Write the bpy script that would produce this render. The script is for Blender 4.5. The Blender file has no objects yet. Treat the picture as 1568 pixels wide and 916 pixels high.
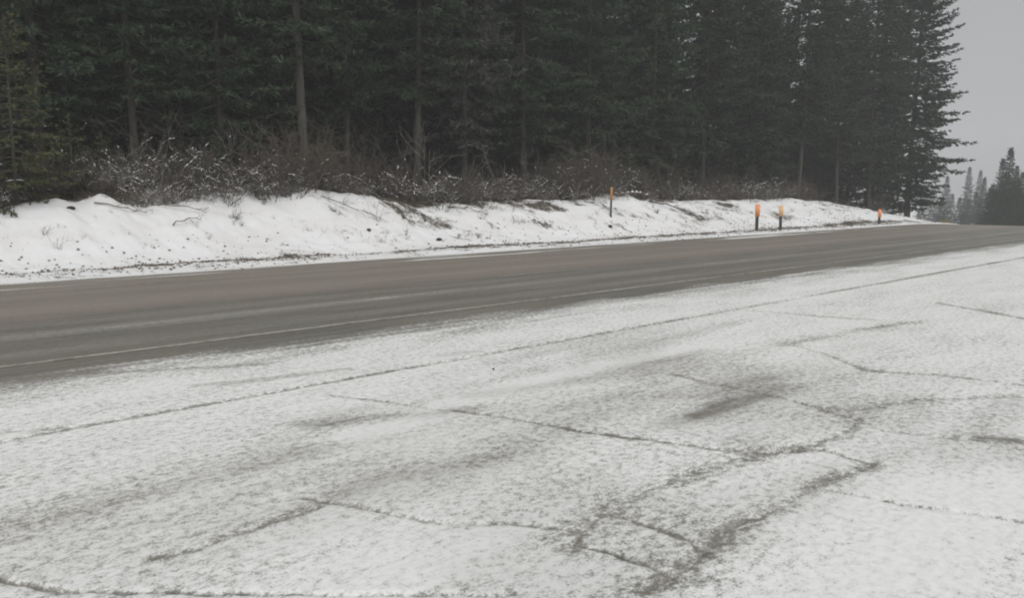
import bpy, math, random
import numpy as np

# ------------------------------------------------------------------ camera, sky, sun, exposure
# World: X runs along the highway (to the right), Y across it (away from the camera), Z up.
scene = bpy.context.scene
col = scene.collection
H_CAM = 1.8
cam_d = bpy.data.cameras.new('camera')
cam_d.sensor_width = 36.0
cam_d.lens = 36.0 * 1180.0 / 1568.0
cam_d.clip_start = 0.05
cam_d.clip_end = 3000.0
cam = bpy.data.objects.new('camera', cam_d)
col.objects.link(cam)
PITCH = math.atan(161.0 / 1180.0)
cam.location = (0, 0, H_CAM)
cam.rotation_euler = (math.radians(90) - PITCH, 0, math.radians(48.07 - 90.0))
scene.camera = cam

world = bpy.data.worlds.new('World')
scene.world = world
world.use_nodes = True
wn, wl = world.node_tree.nodes, world.node_tree.links
wn.clear()
SUN_EL, SUN_AZ = math.radians(55), math.radians(205)
sky = wn.new('ShaderNodeTexSky')
sky.sky_type = 'NISHITA'
sky.sun_disc = False
sky.sun_elevation = SUN_EL
sky.sun_rotation = SUN_AZ
sky.altitude = 900
sky.air_density = 1.0
sky.dust_density = 6.0
sky.ozone_density = 1.0
hs = wn.new('ShaderNodeHueSaturation')
hs.inputs['Saturation'].default_value = 0.10
mixw = wn.new('ShaderNodeMix'); mixw.data_type = 'RGBA'
mixw.inputs[0].default_value = 0.75
mixw.inputs[7].default_value = (3.7, 3.72, 3.83, 1)      # even cloud deck over the clear sky
bg = wn.new('ShaderNodeBackground')
bg.inputs['Strength'].default_value = 0.10
out = wn.new('ShaderNodeOutputWorld')
wl.new(sky.outputs[0], hs.inputs['Color'])
wl.new(hs.outputs[0], mixw.inputs[6])
wl.new(mixw.outputs[2], bg.inputs['Color'])
wl.new(bg.outputs[0], out.inputs['Surface'])

sun_d = bpy.data.lights.new('sun', 'SUN')
sun_d.energy = 1.5
sun_d.angle = math.radians(75)
sun_d.color = (1.0, 0.985, 0.96)
sun = bpy.data.objects.new('sun', sun_d)
col.objects.link(sun)
sun.rotation_euler = (math.radians(90) - SUN_EL, 0, math.radians(180) - SUN_AZ)

scene.view_settings.view_transform = 'Standard'
scene.view_settings.look = 'None'
scene.view_settings.exposure = 0.17
scene.view_settings.gamma = 1.0
scene.cycles.use_denoising = True
scene.cycles.filter_width = 2.0
scene.cycles.max_bounces = 6
scene.cycles.diffuse_bounces = 3
scene.cycles.volume_bounces = 1
scene.cycles.caustics_reflective = False
scene.cycles.caustics_refractive = False

rng = np.random.default_rng(7)
random.seed(7)

# ------------------------------------------------------------------ noise and terrain
_tab = np.random.default_rng(101).random((256, 256))
def vnoise(x, y, seed=0):
    x = np.asarray(x, float) + seed * 17.31; y = np.asarray(y, float) + seed * 9.77
    xi = np.floor(x).astype(int); yi = np.floor(y).astype(int)
    fx = x - xi; fy = y - yi
    fx = fx * fx * (3 - 2 * fx); fy = fy * fy * (3 - 2 * fy)
    a = _tab[xi % 256, yi % 256]; b = _tab[(xi + 1) % 256, yi % 256]
    c = _tab[xi % 256, (yi + 1) % 256]; d = _tab[(xi + 1) % 256, (yi + 1) % 256]
    return (a * (1 - fx) + b * fx) * (1 - fy) + (c * (1 - fx) + d * fx) * fy
def fbm(x, y, seed=0, oct=4, gain=0.5):
    s = 0; a = 1; t = 0
    for o in range(oct):
        s = s + a * vnoise(np.asarray(x) * 2 ** o, np.asarray(y) * 2 ** o, seed + o * 3); t += a; a *= gain
    return s / t
def sstep(a, b, x):
    t = np.clip((np.asarray(x, float) - a) / (b - a), 0, 1); return t * t * (3 - 2 * t)

def road_z(s):
    s = np.asarray(s, float)
    k = 0.0032
    z = np.where(s > 48, -k * (np.minimum(s, 78) - 48) ** 2, 0.0)
    z = z - np.clip(s - 78, 0, 40) * 0.1 * (1 - np.clip(s - 78, 0, 40) / 80)
    return z
_S = [-60, -5, 2.5, 3.6, 4.8, 5.3, 5.9, 6.8, 8.5, 10.5, 12.2, 14.5, 17, 22, 26, 28.5, 31, 36.7, 43.7, 48, 52, 57, 63, 68, 80, 400]
_Hh = [1.4, 1.4, 1.38, 1.40, 1.66, 1.55, 1.74, 1.46, 1.50, 1.60, 1.95, 1.70, 1.38, 1.50, 1.55, 1.72, 1.50, 1.42, 1.46, 1.25, 0.95, 0.6, 0.15, 0.02, 0.0, 0.0]
FOOT = 20.3
def bank_z(s, d):
    """height of the ground beyond the far road edge"""
    s = np.asarray(s, float); d = np.asarray(d, float)
    h = np.interp(s, _S, _Hh)
    foot = FOOT + 0.5 * (vnoise(s * .35, 0, 4) - .5) + np.interp(s, [8, 16, 30, 45, 60], [0, .3, .2, -.6, -1.2])
    top = 23.8 + 0.9 * (vnoise(s * .45, 0, 5) - .5)
    t = np.clip((d - foot) / (top - foot), 0, 1)
    prof = 0.35 * t + 0.65 * t * t * (3 - 2 * t)
    z = road_z(s) + np.maximum(h, 0.0) * prof
    z = z + 0.09 * sstep(18.3, 18.8, d) * sstep(20.6, 19.3, d) * fbm(s * 2.2, d * 3, 7, 4) + .03 * sstep(18.3, 18.9, d)      # ploughed ridge
    rough = sstep(18.6, 21.0, d)
    z = z + rough * 0.26 * (fbm(s * .9 + d * .4, d * .7, 8, 4) - .5) * (0.3 + 0.7 * np.clip(h, 0, 1))
    z = z + rough * 0.12 * (fbm(s * 3.3 + d * 1.5, d * 2.0, 9, 3) - .5)
    z = z + rough * 0.07 * (fbm(s * 7.0 + d * 2, d * 5.5, 10, 3) - .5) * (.5 + .8 * vnoise(s * .5, d * .6, 11))
    for cs, cd, ch, cw in ((7.4, 25.1, .40, .9), (9.3, 24.9, .38, 1.0), (10.7, 25.2, .45, .8), (12.4, 24.9, .25, .9), (16.0, 25.0, .25, .9), (28.4, 24.6, .25, 1.1)):
        z = z + ch * np.exp(-((s - cs) ** 2 + 1.5 * (d - cd) ** 2) / cw ** 2)
    back = np.clip(d - 24.5, 0, 200)
    z = z + 0.035 * np.minimum(back, 60) * sstep(75, 40, s) + 0.25 * (fbm(s * .3, d * .3, 12, 3) - .5) * sstep(24.5, 28, d)
    return z

# ------------------------------------------------------------------ mesh helpers
def np_mesh(name, verts, faces, attrs=None, smooth=True):
    verts = np.asarray(verts, np.float32); faces = np.asarray(faces, np.int32)
    me = bpy.data.meshes.new(name)
    k = faces.shape[1]
    me.vertices.add(len(verts)); me.vertices.foreach_set('co', verts.ravel())
    me.loops.add(faces.size); me.loops.foreach_set('vertex_index', faces.ravel())
    me.polygons.add(len(faces))
    me.polygons.foreach_set('loop_start', np.arange(0, faces.size, k, dtype=np.int32))
    me.polygons.foreach_set('loop_total', np.full(len(faces), k, np.int32))
    me.polygons.foreach_set('use_smooth', np.full(len(faces), smooth, bool))
    for an, av in (attrs or {}).items():
        a = me.attributes.new(an, 'FLOAT', 'POINT'); a.data.foreach_set('value', np.asarray(av, np.float32).ravel())
    me.update(calc_edges=True)
    return me
def grid_faces(nr, nc):
    i = np.arange(nr - 1)[:, None] * nc + np.arange(nc - 1)[None, :]
    return np.stack([i, i + 1, i + nc + 1, i + nc], -1).reshape(-1, 4)

class Soup:
    """collects triangles"""
    def __init__(self): self.v = []; self.f = []; self.n = 0
    def add(self, v, f):
        v = np.asarray(v, float); f = np.asarray(f, int)
        self.v.append(v); self.f.append(f + self.n); self.n += len(v)
    def tube(self, pts, rad, sides=3, cap=False):
        pts = np.asarray(pts, float); n = len(pts)
        tan = np.gradient(pts, axis=0); tan /= np.linalg.norm(tan, axis=1)[:, None] + 1e-9
        ref = np.array([0, 0, 1.]) if abs(tan[0, 2]) < .8 else np.array([1., 0, 0])
        a = np.cross(tan, ref); a /= np.linalg.norm(a, axis=1)[:, None] + 1e-9
        b = np.cross(tan, a)
        ang = np.arange(sides) * 2 * math.pi / sides
        rad = np.broadcast_to(np.asarray(rad, float), (n,))
        v = pts[:, None, :] + rad[:, None, None] * (a[:, None, :] * np.cos(ang)[None, :, None] + b[:, None, :] * np.sin(ang)[None, :, None])
        v = v.reshape(-1, 3); f = []
        for i in range(n - 1):
            for j in range(sides):
                p, q = i * sides + j, i * sides + (j + 1) % sides
                f += [(p, q, q + sides), (p, q + sides, p + sides)]
        if cap:
            for j in range(1, sides - 1):
                f.append((0, j + 1, j)); f.append(((n - 1) * sides, (n - 1) * sides + j, (n - 1) * sides + j + 1))
        self.add(v, f)
    def mesh(self, name, mat, smooth=True):
        me = np_mesh(name, np.concatenate(self.v), np.concatenate(self.f), smooth=smooth)
        me.materials.append(mat)
        return me

def obj(name, me, parent=None, **props):
    o = bpy.data.objects.new(name, me); col.objects.link(o)
    if parent: o.parent = parent
    for k, v in props.items():
        if v is not None: o[k] = v
    return o
def thing(name, label, cat, loc, rz=0.0, sc=1.0, group=None, parts=(), tilt=(0, 0)):
    e = obj(name, None, label=label, category=cat, group=group)
    e.empty_display_size = 0.2
    e.location = loc; e.rotation_euler = (tilt[0], tilt[1], rz)
    e.scale = (sc, sc, sc) if np.isscalar(sc) else sc
    for p in parts:
        o = obj(p[0], p[1], e)
        if len(p) > 2: o['kind'] = p[2]
    return e

# ------------------------------------------------------------------ materials
class NT:
    def __init__(self, name):
        self.m = bpy.data.materials.new(name); self.m.use_nodes = True
        self.t = self.m.node_tree; self.n = self.t.nodes; self.l = self.t.links
        self.b = self.n['Principled BSDF']
        self.b.inputs['Specular IOR Level'].default_value = 0.3
    def new(self, typ, **kw):
        nd = self.n.new(typ)
        for k, v in kw.items(): setattr(nd, k, v)
        return nd
    def pos(self): return self.new('ShaderNodeNewGeometry').outputs['Position']
    def objco(self): return self.new('ShaderNodeTexCoord').outputs['Object']
    def mapping(self, vec, scale, rot=(0, 0, 0)):
        m = self.new('ShaderNodeMapping'); m.inputs['Scale'].default_value = scale; m.inputs['Rotation'].default_value = rot
        self.l.new(vec, m.inputs['Vector']); return m.outputs[0]
    def noise(self, vec, scale, detail=4, rough=.55, dist=0.):
        n = self.new('ShaderNodeTexNoise'); n.inputs['Scale'].default_value = scale
        n.inputs['Detail'].default_value = detail; n.inputs['Roughness'].default_value = rough; n.inputs['Distortion'].default_value = dist
        self.l.new(vec, n.inputs['Vector']); return n.outputs['Fac']
    def math(self, op, a, b=None, c=None, clamp=False):
        n = self.new('ShaderNodeMath', operation=op, use_clamp=clamp)
        for i, x in enumerate((a, b, c)):
            if x is None: continue
            if hasattr(x, 'links'): self.l.new(x, n.inputs[i])
            else: n.inputs[i].default_value = x
        return n.outputs[0]
    def attr(self, name):
        a = self.new('ShaderNodeAttribute'); a.attribute_name = name; return a.outputs['Fac']
    def step(self, x, lo, hi, to0=0., to1=1.):
        n = self.new('ShaderNodeMapRange', interpolation_type='SMOOTHSTEP')
        for i, v in zip((1, 2, 3, 4), (lo, hi, to0, to1)):
            if hasattr(v, 'links'): self.l.new(v, n.inputs[i])
            else: n.inputs[i].default_value = v
        self.l.new(x, n.inputs[0]); return n.outputs[0]
    def mix(self, fac, a, b):
        n = self.new('ShaderNodeMix', data_type='RGBA')
        for i, x in ((0, fac), (6, a), (7, b)):
            if hasattr(x, 'links'): self.l.new(x, n.inputs[i])
            else: n.inputs[i].default_value = x if i == 0 else (*x, 1)
        return n.outputs[2]
    def set(self, name, x):
        if hasattr(x, 'links'): self.l.new(x, self.b.inputs[name])
        else: self.b.inputs[name].default_value = (*x, 1) if isinstance(x, tuple) else x
    def bump(self, h, strength, dist):
        n = self.new('ShaderNodeBump'); n.inputs['Strength'].default_value = strength; n.inputs['Distance'].default_value = dist
        self.l.new(h, n.inputs['Height']); self.l.new(n.outputs[0], self.b.inputs['Normal'])

SNOW = (0.83, 0.84, 0.84)
def mat_pavement():
    m = NT('dusted_asphalt')
    p = m.pos()
    bare = m.attr('bare'); wheel = m.attr('wheel')
    n1 = m.noise(m.mapping(p, (.8, 1, 1)), 19, 6, .72)          # powder clumps
    n2 = m.noise(p, 62, 3, .7)                                  # fine grains
    n3 = m.noise(m.mapping(p, (.35, 1.1, 1)), 1.5, 4, .6)       # drifted patches
    n4 = m.noise(m.mapping(p, (.6, 1, 1)), 5.5, 4, .65)
    cov = m.math('ADD', m.math('MULTIPLY', n1, .58), m.math('MULTIPLY', n2, .42))
    thin_a = m.attr('thin')
    thr = m.math('ADD', m.math('MULTIPLY', bare, .36), m.math('ADD', m.math('MULTIPLY_ADD', n3, .20, .258), m.math('MULTIPLY', n4, .12)))
    thr = m.math('ADD', thr, m.math('MULTIPLY', thin_a, .10))
    mask = m.math('ADD', m.math('MULTIPLY', m.step(cov, m.math('SUBTRACT', thr, .17), m.math('ADD', thr, .15)), .58),
                  m.math('MULTIPLY', m.step(cov, m.math('SUBTRACT', thr, .07), m.math('ADD', thr, .07)), .42))
    mask = m.math('MULTIPLY', mask, m.math('SUBTRACT', 1.0, m.math('MULTIPLY', thin_a, .62), None, True))
    # asphalt below: grains, brown film of grit, tyre tracks
    ag = m.noise(m.mapping(p, (.7, 1, 1)), 15, 6, .82)
    ab = m.noise(m.mapping(p, (.2, 1, 1)), 1.6, 6, .7)
    as_ = m.noise(m.mapping(p, (.10, 1.5, 1)), 3.5, 7, .75)
    c = m.mix(m.step(ab, .38, .60), (.132, .128, .108), (.172, .158, .132))
    c = m.mix(m.math('MULTIPLY', m.attr('film'), .8), c, (.262, .226, .186))
    c = m.mix(m.math('MULTIPLY', m.step(as_, .40, .66), .42), c, (.27, .255, .232))
    c = m.mix(m.math('MULTIPLY', m.math('MULTIPLY', wheel, m.step(ag, .3, .62)), .75), c, (.36, .35, .325))
    c = m.mix(m.math('MULTIPLY', m.step(ag, .48, .75), .5), c, (.34, .33, .30))
    c = m.mix(m.math('MULTIPLY', m.step(ag, .46, .28), .45), c, (.07, .068, .06))
    thin = m.mix(m.step(n1, .3, .65), (.74, .75, .73), (.85, .86, .84))
    colr = m.mix(mask, c, thin)
    m.set('Base Color', colr)
    m.set('Roughness', m.math('MULTIPLY_ADD', mask, .25, .62))
    hgt = m.math('ADD', m.math('MULTIPLY', mask, .7), m.math('MULTIPLY', n2, .3))
    m.bump(hgt, .25, .005)
    return m.m
def mat_bank():
    m = NT('snow_bank')
    p = m.pos(); soil_shade = m.attr('soil_shade'); grit = m.attr('grit')
    n1 = m.noise(m.mapping(p, (1, .6, .6), (0, 0, .5)), 6.5, 7, .75)
    n2 = m.noise(p, 30, 4, .65)
    n3 = m.noise(m.mapping(p, (.3, 1, 1)), 1.2, 4, .6)
    cov = m.math('ADD', m.math('MULTIPLY', n1, .6), m.math('MULTIPLY', n2, .4))
    thr = m.math('ADD', m.math('ADD', m.math('MULTIPLY', soil_shade, .42), m.math('MULTIPLY', grit, .27)), m.math('MULTIPLY_ADD', n3, .20, .25))
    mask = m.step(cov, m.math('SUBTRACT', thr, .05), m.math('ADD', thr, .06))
    dirt = m.mix(m.step(n2, .35, .7), (.060, .046, .036), (.16, .125, .10))  # dirt brown, also colours the painted shade below the bank-top brush
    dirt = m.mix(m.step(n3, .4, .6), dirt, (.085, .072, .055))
    sn = m.mix(m.step(n3, .35, .7), SNOW, (.80, .79, .78))
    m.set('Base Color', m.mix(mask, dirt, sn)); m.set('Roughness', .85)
    m.bump(m.math('ADD', m.math('ADD', m.math('MULTIPLY', mask, .6), n2), m.math('MULTIPLY', n1, 1.2)), .45, .04)
    return m.m
def mat_foliage(name, a, b, tips=None):
    m = NT(name)
    oi = m.new('ShaderNodeObjectInfo').outputs['Random']
    p = m.objco()
    n = m.noise(p, 1.3, 3, .6); n2 = m.noise(p, 9, 2, .6)
    c = m.mix(m.step(n, .3, .7), a, b)
    c = m.mix(m.math('MULTIPLY', oi, .45), c, tuple(x * .72 for x in a))
    c = m.mix(m.math('MULTIPLY', m.step(n2, .5, .8), .5), c, tips or tuple(min(1, x * 1.5) for x in b))
    m.set('Base Color', c); m.set('Roughness', .75); m.b.inputs['Specular IOR Level'].default_value = .2
    return m.m
def mat_bark(name, a, b, sx=9):
    m = NT(name)
    p = m.objco(); n = m.noise(m.mapping(p, (1, 1, .18)), sx, 5, .65); n2 = m.noise(p, 1.4, 3, .6)
    c = m.mix(m.step(n, .3, .7), a, b); c = m.mix(m.math('MULTIPLY', m.step(n2, .45, .7), .4), c, (.12, .125, .10))
    m.set('Base Color', c); m.set('Roughness', .9); m.bump(n, .8, .03)
    return m.m
def mat_twig(name, a, b):
    m = NT(name)
    oi = m.new('ShaderNodeObjectInfo').outputs['Random']
    n = m.noise(m.objco(), 6, 3, .6)
    c = m.mix(n, a, b); c = m.mix(m.math('MULTIPLY', oi, .5), c, tuple(x * .65 for x in a))
    m.set('Base Color', c); m.set('Roughness', .9)
    return m.m
def mat_plain(name, c, var=.25, scale=20, rough=.7):
    m = NT(name)
    n = m.noise(m.objco(), scale, 4, .6)
    m.set('Base Color', m.mix(n, tuple(x * (1 - var) for x in c), tuple(min(1, x * (1 + var)) for x in c))); m.set('Roughness', rough)
    return m.m
def mat_paint(name, c):
    m = NT(name)
    p = m.pos()
    n = m.noise(m.mapping(p, (.6, 1, 1)), 11, 5, .75); n2 = m.noise(m.mapping(p, (.25, 1, 1)), 2, 3, .6)
    k = m.step(m.math('MULTIPLY_ADD', n2, .5, n), .52, .88)
    m.set('Base Color', m.mix(k, (.15, .14, .122), c)); m.set('Roughness', .7)
    return m.m

M_PAVE = mat_pavement(); M_BANK = mat_bank()
M_NEEDLE = mat_foliage('needles_dark', (.038, .057, .034), (.056, .078, .046))
M_NEEDLE_Y = mat_foliage('needles_young', (.060, .066, .032), (.095, .098, .045))
M_NEEDLE_B = mat_foliage('needles_frosted', (.060, .068, .056), (.10, .105, .090), (.26, .27, .26))
M_BARK = mat_bark('bark', (.045, .040, .034), (.10, .09, .078))
M_BARK_P = mat_bark('bark_pale', (.050, .048, .040), (.105, .10, .085))
M_DEAD = mat_twig('dead_wood', (.085, .072, .06), (.15, .13, .112))
M_TWIG = mat_twig('twigs_brown', (.105, .092, .074), (.19, .168, .142))
M_TWIG_M = mat_twig('twigs_mauve', (.105, .082, .070), (.175, .142, .122))
M_TWIG_G = mat_twig('twigs_grey', (.19, .175, .155), (.33, .31, .28))
M_SNOW = mat_plain('fresh_snow', SNOW, .03, 8, .8)
M_ROCK = mat_plain('grit', (.16, .135, .11), .5, 3, .9)
M_CLOD = mat_plain('dark_soil', (.05, .04, .033), .4, 14, .95)
M_POST = mat_plain('dark_post', (.045, .05, .042), .3, 12, .6)
M_AMBER = mat_plain('amber_sheeting', (.46, .24, .09), .25, 25, .35)
M_ORANGE = mat_plain('orange_sheeting', (.88, .34, .14), .15, 25, .35)
M_PALE = mat_plain('pale_amber_sheeting', (.82, .52, .27), .15, 25, .4)
M_RED = mat_plain('faded_red', (.12, .055, .045), .3, 10, .6)
M_GRASS = mat_twig('dry_grass', (.30, .24, .10), (.42, .33, .14))
M_LINE = mat_paint('worn_white_paint', (.42, .41, .35))
M_LINE_Y = mat_paint('worn_centre_paint', (.36, .35, .31))

# ------------------------------------------------------------------ paved ground: lot and highway
SEAM = 6.58
# cracks and bare marks: (points, half width of bared band, strength, groove depth)
MARKS = [
 ([(3.28,6.16),(3.54,5.69),(3.73,5.18),(4.0,4.56),(4.18,3.93),(4.43,3.38),(4.68,2.78)], .018, .80, .8),
 ([(2.66,2.06),(2.89,2.07),(3.17,2.08),(3.54,2.16),(4.04,2.13),(4.55,2.15),(5.11,2.08)], .065, .68, .6),
 ([(5.11,2.08),(5.15,2.44),(4.68,2.78)], .018, .75, .7),
 ([(4.81,2.65),(5.15,2.54),(5.74,2.53),(6.09,2.62),(6.14,2.94)], .050, .50, .7),
 ([(2.82,2.62),(3.04,2.73),(3.37,2.79),(3.74,2.8),(4.32,2.75),(4.81,2.65)], .07, .60, .45),
 ([(2.78,2.60),(3.04,2.73),(3.30,2.78)], .10, .52, .3),
 ([(2.70,2.05),(3.3,2.10)], .10, .45, .3),
 ([(2.8,2.61),(2.85,2.32),(2.89,2.07)], .012, .85, 1),
 ([(3.22,2.67),(3.26,2.43),(3.25,2.21),(3.17,2.08)], .018, .55, .6),
 ([(1.99,4.1),(2.17,3.8),(2.4,3.29),(2.68,3.01),(2.91,2.7)], .018, .55, .6),
 ([(1.08,3.89),(1.28,3.83),(1.44,3.89),(1.66,3.9),(1.86,3.92),(2.03,3.93)], .035, .62, .8),
 ([(.49,4.15),(.56,4.02),(.61,3.89),(.91,3.61),(1.35,3.2),(1.79,2.8),(2.2,2.45)], .014, .42, .8),
 ([(6.28,4.57),(6.23,4.0),(6.27,3.48),(6.15,2.93)], .022, .60, .7),
 ([(6.14,2.94),(6.53,2.67),(7.07,2.55),(7.46,2.26),(7.92,1.94)], .040, .45, .5),
 ([(8.54,4.48),(8.31,3.93),(7.89,3.31),(8.23,2.74),(8.39,2.06)], .030, .58, .7),
 ([(8.45,4.56),(9.23,4.54),(10.73,4.36),(11.78,4.16)], .07, .45, .5),
 ([(10.74,6.36),(10.95,5.31),(11.22,4.66)], .045, .50, .6),
 ([(13.72,4.66),(13.39,3.98),(12.95,3.26)], .05, .60, .7),
 ([(4.46,2.06),(4.6,1.62),(4.82,1.13),(5.0,.7)], .014, .55, .8),
 ([(5.93,2.36),(6.05,2.07),(6.22,1.78),(6.21,1.49)], .022, .40, .5),
 ([(.40,4.3),(.56,4.02),(.66,3.85)], .02, .8, 1.2),
 # tyre scuffs and thin places in the snow, no groove
 ([(2.7,5.42),(3.35,5.19),(3.94,4.95)], .10, .55, 0),
 ([(2.2,4.05),(3.43,3.99),(4.51,4.1),(5.84,4.02),(6.9,3.85)], .17, .34, 0),
 ([(-.5,4.86),(.84,4.82),(1.48,4.83),(2.4,4.90)], .20, .34, 0),
 ([(5.2,3.53),(5.68,3.51),(6.2,3.52)], .09, 1.1, 0),
 ([(4.9,3.50),(5.68,3.48),(6.6,3.54)], .17, .5, 0),
 ([(5.5,3.56),(5.9,3.57)], .10, 1.1, 0),
 ([(6.30,1.80),(6.36,1.70),(6.40,1.60)], .06, 1.1, 0),
 ([(4.3,5.28),(5.44,4.98),(7.5,5.02)], .12, .33, 0),
 ([(1.84,8.55),(3.46,7.75)], .06, .45, 0),
 ([(2.52,7.3),(3.96,6.95)], .05, .45, 0),
 ([(2.7,7.15),(3.7,6.98)], .04, .5, 0),
 ([(5.1,6.85),(5.5,6.75)], .09, .35, 0),
 ([(.7,6.95),(1.25,6.67)], .05, .5, .5),
 ([(7.0,5.75),(9.5,5.85)], .12, .28, 0),
 ([(2.9,4.6),(4.5,4.45)], .25, .12, 0),
 # places where more powder has settled
 ([(2.94,4.93),(4.34,5.22),(5.82,5.3),(7.58,5.24)], .13, -.30, 0),
 ([(1.9,3.45),(2.6,2.5)], .40, -.16, 0),
 ([(3.4,1.4),(5.5,1.2)], .55, -.20, 0),
 ([(4.82,3.82),(5.0,3.19),(5.64,2.84)], .15, -.12, 0),
]
def seg_dist(x, y, pts):
    best = np.full(x.shape, 1e9); pts = np.asarray(pts, float)
    for (ax, ay), (bx, by) in zip(pts[:-1], pts[1:]):
        dx, dy = bx - ax, by - ay
        t = np.clip(((x - ax) * dx + (y - ay) * dy) / (dx * dx + dy * dy), 0, 1)
        best = np.minimum(best, np.hypot(x - ax - t * dx, y - ay - t * dy))
    return best
def surface(s, d):
    """bareness and small relief of the paved ground"""
    wob = .09 * (fbm(s * 2.6, d * 2.6, 21, 5, .65) - .5)
    wob2 = .09 * (fbm(s * 2.6, d * 2.6, 29, 5, .65) - .5)
    bare = .10 * (fbm(s * .5, d * 1.3, 22, 4) - .45)
    dz = .010 * (fbm(s * .35, d * .5, 23, 3) - .5)
    crk = np.zeros_like(bare); thin = np.zeros_like(bare)
    for pts, w, st, gr in MARKS:
        pa = np.asarray(pts); lo = pa.min(0) - 1.2; hi = pa.max(0) + 1.2
        k = np.nonzero((s > lo[0]) & (s < hi[0]) & (d > lo[1]) & (d < hi[1]))[0]
        if not len(k): continue
        ss, dd = s[k] + wob[k] * (1 + 2 * (w > .09)), d[k] + wob2[k]
        r = seg_dist(ss, dd, pts)
        ww = w * (.4 + 1.3 * vnoise(ss * 5, dd * 5, 25))
        br = st * (.72 if gr else .85) * (.65 * np.exp(-(r / ww) ** 2 * .8) + .35 * np.exp(-(r / ww / 2.2) ** 2)) * (.25 + 1.2 * fbm(ss * 3, dd * 3, 26, 3))
        if not gr:
            stk = st * np.exp(-(r / w) ** 2 * .8) * (.35 + 1.0 * fbm(ss * 1.1, dd * 7, 47, 3))
            if st > 0: thin[k] = np.maximum(thin[k], stk)
            else: bare[k] += stk
        else:
            core = np.exp(-(r / .012) ** 2)
            crk[k] = np.maximum(crk[k], br + .30 * gr * core * (.0 + 1.2 * vnoise(ss * 2.5, dd * 2.5, 27)))
            dz[k] -= .010 * gr * core + .003 * np.exp(-(r / (ww + .02)) ** 2)
            dz[k] += .002 * np.exp(-((r - ww - .03) / .03) ** 2)
    bare += crk * .82 * (.55 + .8 * vnoise(s * 1.7, d * 1.7, 49))
    thin += .27 * sstep(.46, .72, fbm(s * .55, d * 1.2, 50, 4)) * sstep(11, 6, s) * (d < SEAM)
    # joint between lot and shoulder
    r = np.abs(d - SEAM + .4 * wob)
    bare += .50 * np.exp(-(r / (.042 + .0012 * s.clip(0, 40))) ** 2) * (.45 + .8 * vnoise(s * .8, 0 * s, 31))
    dz -= .014 * np.exp(-(r / .03) ** 2)
    # swept highway: bare lanes, ragged edge of powder toward the lot
    rag = .55 * (fbm(s * .9, d * 3, 33, 4) - .5) + .22 * (fbm(s * .12, 0 * d, 34, 2) - .5)
    e = d + rag
    bare += .62 * sstep(7.3, 8.9, e) * (.05 + 1.0 * fbm(s * .5, d * 9, 35, 3)) + 1.0 * sstep(8.5, 9.35, e)
    far = d + .8 * (fbm(s * .35, d * 2.5, 36, 5, .6) - .5)
    bare -= .55 * sstep(16.3, 17.9, far) * (.2 + 1.3 * fbm(s * .4, d * 7, 44, 3)) + .75 * sstep(17.5, 18.5, far)
    bare -= .30 * np.exp(-((far - 16.9) / .12) ** 2) * (vnoise(s * .3, 0 * s, 45) > .4)
    bare -= .95 * sstep(.44, .64, fbm(s * .16, d * 3.0, 62, 5, .62)) * sstep(16.2, 17.4, d) * (d < 17.75) - .5 * np.exp(-((d - 18.0 + .3 * (vnoise(s * .3, 0 * s, 64) - .5)) / .16) ** 2) * (.3 + vnoise(s * .6, d, 65))
    bare -= .5 * sstep(.54, .75, fbm(s * .5, d * 5, 63, 5, .65)) * sstep(9.3, 9.9, d) * sstep(13.4, 12.2, d)
    wheel = np.zeros_like(s)
    for dc, w, a in ((10.1, .22, .5), (11.35, .30, .95), (12.2, .2, .4), (14.0, .3, .55), (15.6, .3, .35)):
        wheel += a * np.exp(-((d + .15 * (fbm(s * .2, d * .1, 37, 2) - .5) - dc) / w) ** 2) * (.45 + .8 * fbm(s * .4, d * 5, 38, 3))
    bare -= .5 * wheel * sstep(9.3, 9.8, d) * fbm(s * 1.3, d * 7, 39, 3) * 2 * (d < 13.5)
    crown = -.0006 * (d - 13.2) ** 2 * sstep(SEAM, 9, d)
    film = sstep(12.3, 13.6, d + .5 * (fbm(s * .15, d, 42, 3) - .5)) * (.55 + .6 * fbm(s * .2, d * 2.2, 43, 3))
    film = film + .7 * np.exp(-((d - 4.5) / .8) ** 2) * fbm(s * .6, d * 1.5, 46, 3) * 1.4 * (d < SEAM)
    thin += .34 * np.exp(-((d - 4.45) / .75) ** 2) * sstep(9.5, 5, s) * (d < SEAM) * fbm(s * .8, d * 5, 48, 3) * 1.3
    return bare, dz, np.clip(wheel, 0, 1), np.clip(film, 0, 1), np.clip(thin, 0, 1.25)

# lot: a fan of rows from under the camera out to the joint
phi = np.radians(np.concatenate([np.linspace(-150, 3, 50)[:-1], np.linspace(3, 79, 590)[:-1], np.linspace(79, 89, 40)[:-1], np.linspace(89, 210, 40)]))
R = np.minimum(SEAM / np.maximum(np.cos(phi), .02), 150)
u = np.linspace(0, 1, 380)[:, None]
r = 1.5 * (R[None, :] / 1.5) ** u
r[0] = .02; r[1] = .8
ls, ld = (r * np.sin(phi)).ravel(), (r * np.cos(phi)).ravel()
ld = np.minimum(ld, SEAM)
b_, z_, w_, f_, t_ = surface(ls, ld)
me = np_mesh('lot_surface', np.stack([ls, ld, z_ + road_z(ls)], 1), grid_faces(380, len(phi))[:, ::-1], {'bare': b_, 'wheel': w_, 'film': f_, 'thin': t_})
me.materials.append(M_PAVE)
obj('parking_lot', me, kind='structure', label='snow dusted cracked asphalt lot in the foreground', category='pavement')

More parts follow.
